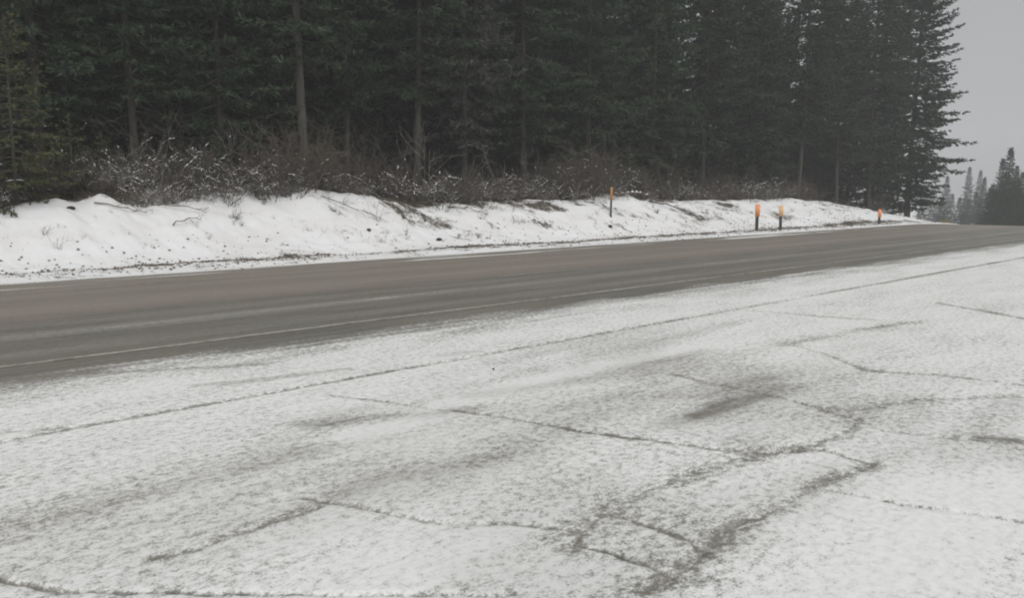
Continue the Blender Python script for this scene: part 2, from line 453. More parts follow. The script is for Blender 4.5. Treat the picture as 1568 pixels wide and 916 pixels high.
sv = [-40.]
while sv[-1] < 190: sv.append(sv[-1] + (.004 * (abs(sv[-1]) + 7) if sv[-1] > -1 else 1.0))
sv = np.array(sv)
dv = [SEAM]
while dv[-1] < 18.75: dv.append(dv[-1] + dv[-1] ** 2 / 1750)
dv = np.array(dv)
gs, gd = [a.ravel() for a in np.meshgrid(sv, dv)]
b_, z_, w_, f_, t_ = surface(gs, gd)
me = np_mesh('highway_surface', np.stack([gs, gd, z_ + road_z(gs)], 1), grid_faces(len(dv), len(sv)), {'bare': b_, 'wheel': w_, 'film': f_, 'thin': t_})
me.materials.append(M_PAVE)
obj('highway', me, kind='structure', label='wet grey highway with powder snow along its shoulders', category='road')

def strip(name, s0, s1, d0, w, mat, label, dz=.005):
    n = max(2, int((s1 - s0) / .2)); s = np.linspace(s0, s1, n)
    wig = .012 * (vnoise(s * .8, 0 * s, 41) - .5)
    za, zb = [surface(s, 0 * s + d0 + k * w / 2)[1] for k in (-1, 1)]
    v = np.concatenate([np.stack([s, d0 - w / 2 + wig, road_z(s) + za + dz], 1), np.stack([s, d0 + w / 2 + wig, road_z(s) + zb + dz], 1)])
    i = np.arange(n - 1); f = np.stack([i, i + 1, i + n + 1, i + n], 1)
    m_ = np_mesh(name, v, f); m_.materials.append(mat)
    return obj(name, m_, kind='structure', label=label, category='road marking')
strip('edge_line', -30, 120, 9.45, .11, M_LINE, 'worn white edge line along the near side of the highway')
strip('edge_line', -30, 120, 16.45, .10, M_LINE, 'faint edge line along the far side of the highway')
for s0 in (-1.2, 11.0, 23.2, 35.4):
    strip('centre_dash', s0, s0 + 2.9, 12.73, .11, M_LINE_Y, {-1.2: 'worn centre line dash at the left of the highway', 11.0: 'pale centre line dash in the middle of the road',
          23.2: 'faint centre line dash toward the orange marker posts', 35.4: 'farthest faint centre line dash on the highway'}[s0])

# ------------------------------------------------------------------ bank and forest floor
bs = [-30.]
while bs[-1] < 95: bs.append(bs[-1] + (.0042 * (abs(bs[-1]) + 9) if bs[-1] > 0 else .7))
bs = np.array(bs)
bd = np.concatenate([np.arange(18.35, 25.4, .075), np.arange(25.4, 40, .6), np.arange(40, 120, 5.)])
gs, gd = [a.ravel() for a in np.meshgrid(bs, bd)]
bz = bank_z(gs, gd)
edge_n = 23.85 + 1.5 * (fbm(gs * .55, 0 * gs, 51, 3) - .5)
soil_shade = sstep(edge_n - .45, edge_n + .25, gd + .5 * (fbm(gs * 2, gd * 2, 52, 3) - .5))  # bare soil along the bank top, with shade under the brush painted in
soil_shade = soil_shade * (1 - .5 * sstep(6, 8, gs) * sstep(16, 13, gs) * sstep(27, 25.5, gd)) * (.55 + .45 * sstep(24.0, 26.5, gd)) * sstep(74, 60, gs)
soil_shade += .25 * sstep(.50, .68, fbm(gs * .9 + gd * .9, gd * .8, 53, 3)) * sstep(20.6, 22, gd) * sstep(10, 16, gs)
soil_shade += .22 * sstep(.47, .68, fbm(gs * 2.3 + gd * 1.2, gd * 1.2, 54, 3)) * sstep(20.6, 21.5, gd) * sstep(9, 13, gs)
grit = np.exp(-((gd - 19.9 - .4 * (vnoise(gs * .3, 0 * gs, 55) - .5)) / .42) ** 2) * (.25 + .75 * sstep(2, 9, gs)) * (.4 + .9 * fbm(gs * 1.2, gd * 3, 56, 3))
grit += (.05 + .55 * sstep(.4, .7, fbm(gs * 1.5, gd * 5, 60, 4))) * sstep(18.3, 18.6, gd) * sstep(21.2, 19.8, gd)
grit *= .75
grit += .9 * np.exp(-((gd - 19.05 - .10 * (vnoise(gs * .5, 0 * gs, 57) - .5)) / .05) ** 2) * (vnoise(gs * .25, 0 * gs, 58) > .45)
grit += 1.0 * np.exp(-((gd - 19.75 - .15 * (vnoise(gs * .6, 0 * gs, 59) - .5)) / .06) ** 2) * (gs < 7.5)
me = np_mesh('bank_surface', np.stack([gs, gd, bz], 1), grid_faces(len(bd), len(bs)), {'soil_shade': soil_shade, 'grit': grit})
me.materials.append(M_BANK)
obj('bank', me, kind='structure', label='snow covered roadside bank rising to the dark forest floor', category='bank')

q = np.concatenate([-np.geomspace(420, 20, 24), np.linspace(-15, 130, 40), np.geomspace(140, 420, 14)])
qd = np.concatenate([-np.geomspace(420, 12, 16), np.linspace(-8, 60, 30), np.geomspace(66, 420, 16)])
gs, gd = [a.ravel() for a in np.meshgrid(q, qd)]
gz = np.where(gd > 24, bank_z(gs, gd), road_z(gs)) - .45
me = np_mesh('ground_surface', np.stack([gs, gd, gz], 1), grid_faces(len(qd), len(q)), {'soil_shade': 0 * gs + .05, 'grit': 0 * gs})
me.materials.append(M_BANK)
obj('ground', me, kind='structure', label='snow covered ground beyond the highway and the lot', category='ground')

# ------------------------------------------------------------------ conifers
def unit(v): return v / (np.linalg.norm(v) + 1e-9)
def needles(so, p, dirs, length, width, g):
    """a batch of needle tufts: thin triangles pairs; p, dirs (n,3)"""
    n = len(p)
    rnd = g.normal(size=(n, 3)); side = np.cross(dirs, rnd); side /= np.linalg.norm(side, axis=1)[:, None] + 1e-9
    L = length * g.uniform(.6, 1.3, (n, 1)); W = width * g.uniform(.7, 1.3, (n, 1))
    a = p - side * W * .5; b = p + side * W * .5
    mid = p + dirs * L * .55
    c = mid + side * W * .75; d = mid - side * W * .75
    tip = p + dirs * L + rnd * .1 * L
    v = np.stack([a, b, c, d, tip], 1).reshape(-1, 3)
    k = np.arange(n)[:, None] * 5
    f = np.concatenate([k + [0, 1, 2], k + [0, 2, 3], k + [3, 2, 4]])
    so.add(v, f)
def conifer(tag, seed, h, cb, rad, trunk_r, whorl=.42, per=5, nee=(.16, .045), mat=None, bark=None, droop=.35, shape=1.0, dead=16, twig_sp=.16, snow=0, tufts=7):
    g = np.random.default_rng(seed)
    mat = mat or M_NEEDLE; bark = bark or M_BARK
    # trunk
    nz = 12; tz = np.linspace(-.5, h, nz)
    bend = np.stack([.10 * np.sin(tz * .35 + seed), .10 * np.cos(tz * .28 + seed * 2), tz], 1)
    bend[:, :2] *= h / 40
    tr = trunk_r * (1 - tz.clip(0) / h) ** .8 + .012
    tr[0] *= 1.35; tr[1] *= 1.02
    st = Soup(); st.tube(bend, tr, 9)
    def axis(z): return np.array([np.interp(z, tz, bend[:, 0]), np.interp(z, tz, bend[:, 1]), z])
    wood, leaf, sn = Soup(), Soup(), Soup()
    z = cb; ang = g.uniform(0, 6.28)
    P, D = [], []
    while z < h - .15:
        t = (z - cb) / (h - cb)
        prof = (min(1, .55 + 2.2 * t) if shape < 2 else 1.0) * (1 - t) ** (.75 * min(shape, 1.4)) + .04
        for k in range(per + g.integers(-1, 2)):
            ang += 2 * math.pi / per + g.uniform(-.5, .5)
            L = rad * prof * g.uniform(.55, 1.18)
            if L < .12: continue
            rise = np.interp(t, [0, .5, 1], [-droop, -.25 * droop, .75]) + g.uniform(-.15, .15)
            hd = np.array([math.cos(ang), math.sin(ang), 0])
            nb = 6; tt = np.linspace(0, 1, nb)
            base = axis(z + g.uniform(-.12, .12))
            pts = base + hd * (tt * L)[:, None] + np.array([0, 0, 1.]) * (L * (rise * tt + (.10 + .30 * droop) * tt ** 2.4 - .12 * tt))[:, None]
            pts[1:, :2] += g.normal(0, .03 * L, (nb - 1, 2))
            wood.tube(pts[:-1], np.linspace(.010 + .011 * L, .005, nb - 1), 3)
            ntw = max(3, int(L / twig_sp))
            a0 = g.uniform(.12, .25)
            for q_ in range(ntw):
                f_ = a0 + (1 - a0) * (q_ + g.uniform(0, 1)) / ntw
                pc = np.array([np.interp(f_, tt, pts[:, i]) for i in range(3)])
                tn = unit(np.array([np.interp(min(1, f_ + .1), tt, pts[:, i]) - np.interp(max(0, f_ - .1), tt, pts[:, i]) for i in range(3)]))
                sd = unit(np.cross(tn, [0, 0, 1.])) * (1 if q_ % 2 else -1)
                dr = unit(tn * g.uniform(.5, .95) + sd * g.uniform(.45, 1.0) + np.array([0, 0, g.uniform(-.45, .15)]))
                tl = (.16 + .40 * L * (1 - f_) ** .7 * .55) * g.uniform(.6, 1.2)
                if f_ > .93: dr = tn
                m_ = max(3, int(tufts * min(1.6, tl / .35)))
                fr = g.uniform(0.05, 1, (m_, 1))
                P.append(pc + dr * tl * fr + g.normal(0, .012, (m_, 3)))
                dd = dr * .75 + g.normal(0, .42, (m_, 3)); dd /= np.linalg.norm(dd, axis=1)[:, None]
                D.append(dd)
                if snow and g.random() < snow:
                    c = pc + dr * tl * .5 + [0, 0, .02]
                    e1 = dr * tl * .32; e2 = unit(np.cross(dr, [0, 0, 1])) * .04
                    sn.add([c - e1, c + e2, c + e1, c - e2, c + [0, 0, .025]], [(0, 1, 4), (1, 2, 4), (2, 3, 4), (3, 0, 4)])
        z += whorl * g.uniform(.7, 1.25) * (.6 + .5 * (1 - t))
    P.append(np.tile(axis(h - .3), (14, 1)) + g.uniform(0, .35, (14, 1)) * [0, 0, 1]); D.append(np.array([[0, 0, 1.]] * 14) + g.normal(0, .35, (14, 3)))
    needles(leaf, np.concatenate(P), np.concatenate(D), nee[0], nee[1], g)
    parts = [('trunk', st.mesh(tag + '_trunk', bark)), ('crown', leaf.mesh(tag + '_crown', mat, False)), ('branches', wood.mesh(tag + '_branches', M_DEAD), 'stuff')]
    if dead:
        dw = Soup()
        for k in range(dead):
            zz = g.uniform(.12, 1) * cb * 1.05; a = g.uniform(0, 6.28); L = g.uniform(.5, 1.9)
            hd = np.array([math.cos(a), math.sin(a), 0]); tt = np.linspace(0, 1, 5)
            pts = axis(zz) + hd * (tt * L)[:, None] + np.array([0, 0, 1]) * (L * (g.uniform(-.35, .05) * tt - .15 * tt ** 2))[:, None]
            pts[1:] += g.normal(0, .035, (4, 3))
            dw.tube(pts, np.linspace(.016, .005, 5), 3)
            for j in range(g.integers(2, 6)):
                f_ = g.uniform(.3, 1); pc = np.array([np.interp(f_, tt, pts[:, i]) for i in range(3)])
                dr = unit(hd + g.normal(0, .6, 3)); l2 = g.uniform(.15, .5)
                dw.tube([pc, pc + dr * l2 * .5 + g.normal(0, .02, 3), pc + dr * l2 + [0, 0, -.06]], [.006, .005, .003], 3)
        parts.append(('dead_branches', dw.mesh(tag + '_dead', M_DEAD), 'stuff'))
    if snow and sn.n: parts.append(('snow_dusting', sn.mesh(tag + '_snow', M_SNOW, False), 'stuff'))
    return parts

T = {}
DN = dict(whorl=.36, per=6, nee=(.21, .040), tufts=13, twig_sp=.17)
T['a'] = conifer('fir_a', 1, 21, 3.0, 3.0, .14, droop=.42, shape=.9, dead=26, **DN)
T['b'] = conifer('fir_b', 2, 19, 3.8, 2.8, .12, droop=.30, shape=.8, dead=30, **DN)
T['c'] = conifer('fir_c', 3, 22, 1.6, 3.2, .15, droop=.50, shape=1.0, dead=12, **DN)
T['d'] = conifer('fir_d', 4, 17, .9, 2.7, .11, droop=.40, shape=1.1, dead=6, **DN)
T['pale'] = conifer('pale_trunk', 5, 22, 4.6, 2.7, .14, droop=.35, shape=.8, dead=34, bark=M_BARK_P, **DN)
T['edge'] = conifer('edge_fir', 6, 23, 1.6, 4.0, .20, droop=.25, shape=.72, dead=10, **{**DN, 'nee': (.20, .036), 'tufts': 18})
T['bough'] = conifer('bough_fir', 8, 18, 3.0, 3.0, .14, droop=.60, shape=.8, dead=18, mat=M_NEEDLE_B, snow=.02, **{**DN, 'whorl': .55})
T['low'] = conifer('low_fir', 9, 12, .2, 2.9, .09, droop=.35, shape=1.2, dead=0, **DN)
T['young'] = conifer('young_fir', 10, 4.9, .2, 1.75, .04, mat=M_NEEDLE_Y, bark=M_BARK_P, droop=.15, shape=1.2, dead=0, nee=(.11, .034), whorl=.26, per=6, twig_sp=.10, tufts=9)
T['bush'] = conifer('small_fir', 11, 2.4, .1, .95, .04, mat=M_NEEDLE_Y, droop=.0, shape=1.2, dead=0, nee=(.09, .028), whorl=.20, per=5, twig_sp=.10, tufts=6)

T['small'] = conifer('dark_small_fir', 12, 2.6, .1, 1.0, .04, droop=.1, shape=1.2, dead=0, nee=(.10, .03), whorl=.20, per=5, twig_sp=.10, tufts=7)

def plant_tree(kind, name, label, s, d, sc=1.0, group=None, rz=None, z=None):
    zz = float(bank_z(s, d)) if d > 18.5 else float(road_z(s))
    g = np.random.default_rng(int(abs(s * 131 + d * 977)) % 99991)
    return thing(name, label, 'tree', (s, d, (zz if z is None else z) - .05), g.uniform(0, 6.28) if rz is None else rz,
                 (sc * g.uniform(.95, 1.08), sc * g.uniform(.95, 1.08), sc), group, T[kind], (g.uniform(-.012, .012), g.uniform(-.012, .012)))
FR = 'conifers along the front edge of the forest'
front = [
 ('c', 'dense dark conifer at the left edge behind the young fir', -1.0, 26.0, .95),
 ('a', 'dark conifer rising just behind the olive young fir at left', 5.2, 27.5, 1.0),
 ('b', 'thin trunked conifer behind the snowy shrub at left', 8.0, 27.6, 1.0),
 ('d', 'low branched conifer left of the pale straight trunk', 10.9, 27.8, 1.05),
 ('pale', 'tall conifer with a pale straight bare trunk, left of centre', 13.2, 26.0, 1.05),
 ('b', 'dark conifer between the two pale trunks', 16.3, 28.2, 1.0),
 ('pale', 'pale trunked conifer behind the bare arching saplings', 18.9, 26.9, .98),
 ('bough', 'conifer with drooping frosted boughs near the centre', 21.4, 27.0, .98),
 ('a', 'dark conifer right of the frosted boughs', 25.2, 27.2, 1.0),
 ('c', 'wide dark conifer behind the leftmost orange marker post', 30.0, 27.4, 1.0),
 ('d', 'low branched conifer right of the leftmost orange marker post', 34.6, 27.0, 1.1),
 ('a', 'dark conifer midway between the first and second orange marker posts', 39.6, 27.0, 1.05),
 ('c', 'dark conifer behind the two paired orange marker posts', 45.0, 27.0, 1.0),
 ('pale', 'conifer with a visible trunk right of the paired marker posts', 50.0, 26.4, 1.0),
 ('b', 'conifer with a bare lower trunk near the right end of the bank', 54.6, 26.0, 1.05),
 ('a', 'dark conifer above the smallest orange marker post', 58.6, 25.4, 1.05),
 ('c', 'dark conifer second from the right end of the forest', 62.3, 26.2, 1.0),
 ('edge', 'tall ragged conifer at the right end of the forest against grey sky', 65.0, 25.0, 1.0),
]
for k, lb, s, d, sc in front: plant_tree(k, 'conifer_tree', lb, s, d, sc, FR)
DEEP = 'conifers deep in the forest'
g = np.random.default_rng(77)
row = 0
BEHIND = ['the young fir at left', 'the largest snowy shrub', 'the pale straight trunk', 'the second pale trunk', 'the frosted boughs', 'the leftmost marker post',
          'the gap between marker posts', 'the paired marker posts', 'the smallest marker post']
LIM = [.30, .46, .60, .74, .95, 1.35, 1.75, 2.1, 9]
for d0, step in ((30.3, 2.9), (33.6, 3.0), (37.5, 3.4), (43, 3.8), (49, 4.2), (57, 4.6)):
    s = -4.0 + g.uniform(0, 2)
    while s < 66.0 - .25 * row:
        k = g.choice(['a', 'b', 'c', 'd', 'low', 'low'] if row < 2 else ['a', 'c', 'd', 'c', 'low'])
        x, y = s + g.uniform(-.8, .8), d0 + g.uniform(-1.2, 1.2)
        if abs(x / y - 1.385) * y < 2.6: k, sc_ = 'low', .6
        else: sc_ = g.uniform(.85, 1.12)
        w = BEHIND[next(i for i, l in enumerate(LIM) if x / y < l)]
        plant_tree(k, 'conifer_tree', 'dim dark conifer deep in the forest, behind ' + w, x, y, sc_, DEEP)
        s += step * g.uniform(.8, 1.2)
    row += 1

plant_tree('young', 'young_fir_tree', 'olive green young fir with a pale thin trunk at the left edge', 3.95, 23.75, 1.0, rz=.4)
plant_tree('bush', 'small_fir_tree', 'small yellowish green fir right of the young fir at left', 5.55, 24.9, .95)
plant_tree('bush', 'small_fir_tree', 'low dull green fir at the foot of the young fir', 3.1, 24.0, .55)
plant_tree('bush', 'small_fir_tree', 'small green fir half hidden left of the snowy shrub', 6.6, 25.7, .8)
plant_tree('bush', 'small_fir_tree', 'small fir growing above the bank right of the leftmost orange marker post', 30.5, 25.2, 1.0)

plant_tree('small', 'small_fir_tree', 'small dark green fir in the thicket below the frosted boughs', 19.6, 24.6, .55)
plant_tree('small', 'small_fir_tree', 'small dark green fir left of the pale straight trunk', 9.9, 25.6, .7)
plant_tree('small', 'small_fir_tree', 'small dark green fir left of the leftmost orange marker post', 24.8, 24.9, .7)
plant_tree('small', 'small_fir_tree', 'small dark green fir above the bank beside the paired marker posts', 42.0, 25.2, .8)
# far trees past the crest of the road
for s_, d_, sc in ((57.5, 29.5, .7), (60.5, 30.2, .8), (63.2, 29.0, .6), (65.2, 31.5, .75), (54.5, 30.5, .8), (66.2, 28.3, .42), (62, 33, .9)):
    plant_tree('low', 'conifer_tree', 'low dark conifer filling the right end of the forest', s_, d_, sc, 'low conifers at the forest end')
FAR = 'hazy conifers beyond the crest of the road'
far = [(3.57, 96, 'd', .60, 'tallest pointed hazy conifer far off at the right edge'),
       (3.74, 99, 'low', .78, 'hazy conifer just right of the pointed far conifer'),
       (3.42, 101, 'low', .68, 'hazy conifer just left of the pointed far conifer'),
       (3.68, 97, 'c', .50, 'broad hazy conifer at the right edge, nearly as tall as the pointed one'),
       (3.86, 98, 'd', .62, 'hazy conifer cut off by the right edge of the picture'),
       (3.50, 99, 'c', .44, 'shorter hazy conifer hugging the pointed far conifer'),
       (3.13, 175, 'd', .85, 'faint hazy conifer in the gap beside the forest end'),
       (3.25, 185, 'd', .82, 'faintest hazy conifer left of the far pointed one')]
for rt, S, k, sc, lb in far:
    plant_tree(k, 'conifer_tree', lb, S, S / rt, sc * .86, FAR, z=float(road_z(S)) - .3)
for i in range(44):
    rt = 2.7 + 2.3 * (i + g.random()) / 44
    S = g.uniform(92, 112) if rt > 3.35 else g.uniform(125, 165)
    S = max(S, rt * 22.5)
    sc = g.uniform(.55, .72) if rt < 3.35 else g.uniform(.60, .76)
    plant_tree(g.choice(['low', 'low', 'd']), 'conifer_tree', 'low hazy conifer in the far tree line past the road crest', S, S / rt, sc * (1 if k == 'low' else .9), FAR, z=float(road_z(S)) - .3)

# ------------------------------------------------------------------ bare shrubs, saplings, fallen wood
def grow(so, sn, g, p, dr, L, r, depth, snow, up=.1, wig=.22, kids=(3, 6)):
    n = 5; pts = [p]; d = unit(dr)
    for i in range(n - 1):
        d = unit(d + g.normal(0, wig, 3) + [0, 0, up]); pts.append(pts[-1] + d * L / (n - 1))
    pts = np.array(pts)
    so.tube(pts, np.linspace(r, r * .45, n), 3)
    if sn is not None and g.random() < snow:
        for i in range(n - 1):
            a, b = pts[i], pts[i + 1]; sl = abs(b[2] - a[2]) / (np.linalg.norm(b - a) + 1e-6)
            if sl < .75 and g.random() < .65:
                w = r * .9 + g.uniform(.003, .012); e = unit(np.cross(b - a, [0, 0, 1])) * w
                zt = np.array([0, 0, r * .6]); zt2 = np.array([0, 0, r * .6 + g.uniform(.008, .02)])
                m_ = (a + b) / 2
                sn.add([a + zt, m_ + e + zt, b + zt, m_ - e + zt, m_ + zt2], [(0, 1, 4), (1, 2, 4), (2, 3, 4), (3, 0, 4), (0, 2, 1), (0, 3, 2)])
    if depth > 0:
        for k in range(g.integers(*kids)):
            f = g.uniform(.25, 1); i = min(n - 2, int(f * (n - 1))); pc = pts[i] + (pts[i + 1] - pts[i]) * (f * (n - 1) - i)
            grow(so, sn, g, pc, unit(unit(pts[i + 1] - pts[i]) + g.normal(0, .6, 3)), L * g.uniform(.35, .65), r * .6, depth - 1, snow, up, wig, kids)
def shrub(tag, seed, n, h, mat, snow=.3, spread=.6, kids=(3, 6), r=.011, drift=0):
    g = np.random.default_rng(seed); so, sn = Soup(), Soup()
    for k in range(n):
        a = g.uniform(0, 6.28); rr = g.uniform(0, .35)
        p = np.array([rr * math.cos(a), rr * math.sin(a), -.08])
        dr = np.array([math.cos(a) * g.uniform(.1, spread), math.sin(a) * g.uniform(.1, spread), 1])
        grow(so, sn, g, p, dr, h * g.uniform(.6, 1.1), r * g.uniform(.8, 1.3), 2, snow, .03, .22, kids)
    for k in range(drift):       # pads of snow caught in the twigs
        a = g.uniform(0, 6.28); rr = g.uniform(.05, .6); c = np.array([rr * math.cos(a), rr * math.sin(a), g.uniform(.2, .75) * h])
        w, l = g.uniform(.03, .09), g.uniform(.05, .16); rot = g.uniform(0, 6.28); ca, sa = math.cos(rot), math.sin(rot)
        ring = [(l * math.cos(t), w * math.sin(t)) for t in np.arange(6) * 1.047 + g.uniform(-.3, .3, 6)]
        v = [c + [x * ca - y * sa, x * sa + y * ca, g.uniform(-.015, .015)] for x, y in ring] + [c + [0, 0, .035], c - [0, 0, .02]]
        sn.add(v, [(i, (i + 1) % 6, 6) for i in range(6)] + [((i + 1) % 6, i, 7) for i in range(6)])
    parts = [('stems', so.mesh(tag + '_stems', mat))]
    if sn.n: parts.append(('snow_load', sn.mesh(tag + '_snow', M_SNOW, False), 'stuff'))
    return parts
SH = [shrub('shrub%d' % i, 200 + i, n, h, m, sn, sp, r=r_, drift=dr) for i, (n, h, m, sn, sp, r_, dr) in enumerate([
    (16, 1.15, M_TWIG, .16, 1.2, .011, 0), (14, 1.45, M_TWIG_M, .03, .8, .012, 0), (18, .85, M_TWIG, .22, 1.6, .010, 0),
    (14, 1.3, M_TWIG, .0, .6, .012, 0), (15, 1.0, M_DEAD, .14, 1.3, .012, 0), (11, 1.7, M_DEAD, .0, .45, .013, 0)])]
SH_SNOW = shrub('snowy_shrub', 260, 11, 1.25, M_TWIG_G, .40, .9, r=.013)
g = np.random.default_rng(5)
def put(parts, name, label, cat, s, d, sc, group=None, rz=None, sink=.05, tilt=(0, 0)):
    return thing(name, label, cat, (s, d, float(bank_z(s, d)) - sink), g.uniform(0, 6.28) if rz is None else rz, sc, group, parts, tilt)
zones = [(1.0, 8.6, 'bare brown shrub in the thicket around the young fir at left', 'shrubs around the young fir', 26),
         (8.6, 15.5, 'bare brown shrub in the thicket below the pale straight trunk', 'shrubs below the pale trunk', 32),
         (15.5, 28.5, 'bare brown shrub in the thicket below the frosted conifer boughs', 'shrubs in the middle of the bank top', 52),
         (28.5, 46.0, 'bare brown shrub above the bank between the orange marker posts', 'shrubs above the marker posts', 44),
         (46.0, 62.0, 'small bare shrub at the low right end of the bank', 'shrubs at the low end of the bank', 14)]
for s0, s1, lb, gr, n in zones:
    for i in range(n):
        s = s0 + (s1 - s0) * (i + g.uniform(.1, .9)) / n
        d = 23.75 + 2.2 * g.random() ** 1.3 + .7 * (vnoise(s * .45, 0, 5) - .5)
        small = 1.08 if s < 28 else (.85 if s < 46 else .6)
        w = [.22, .2, .17, .18, .15, .08]
        put(SH[g.choice(6, p=w)], 'bare_shrub', lb, 'shrub', s, d, small * g.uniform(.55, 1.35) * (.5 + .95 * float(vnoise(s * .8, 2., 66))), gr)
for i in range(46):
    s = -2 + 64 * (i + g.random()) / 46
    put(SH[g.choice([1, 3, 4, 5])], 'bare_shrub', 'dim bare shrub in the shade under the conifers', 'shrub', s, g.uniform(26.6, 30), g.uniform(.8, 1.25), 'shrubs in the forest shade')
SPILL = 'low shrubs spilling onto the snow'
for s, d, k, sc, lb in [(2.9, 23.0, 2, .7, 'low dark shrub on the snow at the far left edge'), (3.5, 23.35, 4, .7, 'low tangled shrub at the foot of the young fir'),
        (6.9, 23.55, 0, .75, 'low shrub at the snow edge below the largest snowy shrub'), (8.0, 23.6, 2, .8, 'low shrub spilling over the snow edge right of the snowy shrub'),
        (9.4, 23.5, 4, .8, 'tangled low shrub at the snow edge left of the pale trunk'), (11.6, 23.55, 2, .75, 'low shrub at the snow edge below the pale straight trunk'),
        (14.2, 23.6, 2, .6, 'low shrub at the snow edge right of the pale straight trunk'), (17.3, 23.2, 0, .75, 'low shrub dipping onto the snow left of the frosted boughs'),
        (19.3, 23.0, 2, .7, 'dark low shrub on the snow below the frosted boughs'), (20.6, 23.3, 4, .7, 'tangled low shrub on the snow below the arching saplings'),
        (23.0, 23.3, 2, .6, 'low shrub on the snow left of the leftmost marker post'), (27.0, 23.4, 0, .75, 'brown low shrub just behind the leftmost marker post'),
        (29.6, 23.3, 2, .6, 'low shrub on the snow right of the leftmost marker post'), (40.0, 23.2, 4, .55, 'low shrub on the snow behind the paired marker posts')]:
    put(SH[k], 'bare_shrub', lb, 'shrub', s, d, sc, SPILL)
put(SH_SNOW, 'bare_shrub', 'largest snow coated grey shrub above the bank at left', 'shrub', 7.15, 24.3, 1.22)
put(SH_SNOW, 'bare_shrub', 'grey shrub with snowy twigs beside the pale straight trunk', 'shrub', 11.9, 24.1, .75)
put(SH_SNOW, 'bare_shrub', 'snow flecked grey shrub right of the small yellowish fir', 'shrub', 6.1, 24.6, .8)

def sapling(tag, seed, n, h, mat, spread):
    g = np.random.default_rng(seed); so = Soup()
    for k in range(n):
        a = g.uniform(0, 6.28)
        grow(so, None, g, np.array([g.uniform(-.2, .2), g.uniform(-.2, .2), -.1]), np.array([math.cos(a) * spread, math.sin(a) * spread, 1]), h * g.uniform(.7, 1.1), .022, 2, 0, .02, .20, (2, 5))
    return [('stems', so.mesh(tag + '_stems', mat))]
SAP = [sapling('sapling%d' % i, 300 + i, n, h, M_TWIG_G if i != 1 else M_DEAD, sp) for i, (n, h, sp) in enumerate([(3, 2.6, .35), (4, 3.2, .25), (2, 3.0, .5), (5, 2.1, .6)])]
for i, (s, d, k, sc, lb) in enumerate([
    (15.3, 25.4, 1, .9, 'thin bare sapling right of the pale straight trunk'),
    (17.0, 25.2, 2, .95, 'bare pale sapling leaning right below the forest'),
    (18.2, 25.6, 0, 1.0, 'forked bare sapling in front of the second pale trunk'),
    (20.2, 25.3, 3, .95, 'low arching bare sapling below the frosted boughs'),
    (22.2, 25.7, 3, 1.05, 'wide arching pale sapling right of the frosted boughs'),
    (23.9, 25.4, 0, .8, 'bare sapling left of the leftmost orange marker post'),
    (8.3, 25.6, 1, .9, 'slender dark sapling behind the largest snowy shrub'),
    (10.3, 26.0, 0, .8, 'short bare sapling left of the pale straight trunk'),
    (27.5, 25.8, 2, .8, 'bare sapling behind the leftmost orange marker post'),
    (39.0, 25.6, 1, .7, 'thin bare sapling behind the paired orange marker posts')]):
    put(SAP[k], 'bare_sapling', lb, 'sapling', s, d, sc, 'bare saplings at the forest edge')

def fallen(name, label, s, d, L, r, az, rise, seed, snowy, twigs=6, mat=None, bow=.25):
    g = np.random.default_rng(seed); so, sn = Soup(), Soup(); tt = np.linspace(0, 1, 9)
    pts = np.stack([L * tt, bow * L * .4 * np.sin(tt * 3) * g.choice([-1, 1]), .04 + rise * np.sin(tt * 2.6)], 1)
    pts[:, 1:] += g.normal(0, .02, (9, 2))
    so.tube(pts, np.linspace(r, r * .4, 9), 6, True)
    for k in range(twigs):
        f = g.uniform(.2, .95); pc = np.array([np.interp(f, tt, pts[:, i]) for i in range(3)])
        grow(so, None, g, pc, np.array([.7, g.uniform(-1, 1), g.uniform(-.1, .7)]), L * g.uniform(.12, .3), r * .4, 1, 0, 0, .2, (1, 3))
    if snowy:
        for i in range(8):
            a, b = pts[i], pts[i + 1]; m_ = (a + b) / 2; e = np.array([0, r * .9, 0]); z1 = np.array([0, 0, r * .55]); z2 = np.array([0, 0, r + .03])
            sn.add([a + z1, m_ + e + z1, b + z1, m_ - e + z1, m_ + z2], [(0, 1, 4), (1, 2, 4), (2, 3, 4), (3, 0, 4)])
    parts = [('limb', so.mesh('limb', mat or M_TWIG_G))]
    if snowy: parts.append(('snow_strip', sn.mesh('limb_snow', M_SNOW, False), 'stuff'))
    # lie along the slope
    ca, sa = math.cos(az), math.sin(az)
    z0, z1 = float(bank_z(s, d)), float(bank_z(s + ca * L, d + sa * L))
    return thing(name, label, 'branch', (s, d, z0), az, 1, 'fallen branches on the bank', parts, (0, 0)) if abs(z1 - z0) < .08 else _tilted(name, label, parts, s, d, z0, az, math.atan2(z1 - z0, L))
def _tilted(name, label, parts, s, d, z0, az, pitch):
    e = thing(name, label, 'branch', (s, d, z0), 0, 1, 'fallen branches on the bank', parts)
    e.rotation_euler = (0, -pitch, az)
    return e
fallen('fallen_branch', 'snowy fallen branch lying against the pale straight trunk', 12.9, 24.6, 2.0, .035, -.1, .55, 401, True)
fallen('fallen_branch', 'short snow topped fallen branch below the arching saplings', 16.2, 24.6, 1.5, .035, .1, .35, 402, True)
fallen('fallen_branch', 'long pale fallen branch lying under the frosted boughs', 18.8, 24.7, 3.4, .04, .05, .5, 403, False, 9)
fallen('fallen_branch', 'bowed pale fallen branch above the middle of the bank', 20.6, 24.9, 3.0, .035, -.05, .9, 404, False, 8)
fallen('fallen_branch', 'snow topped log at the bank top right of the leftmost marker post', 27.6, 23.7, 2.3, .09, -.1, .12, 405, True, 3, M_DEAD)
fallen('fallen_branch', 'dark stick lying on the snow left of the leftmost marker post', 24.2, 22.9, 1.8, .04, -.35, .03, 406, False, 3, M_DEAD)
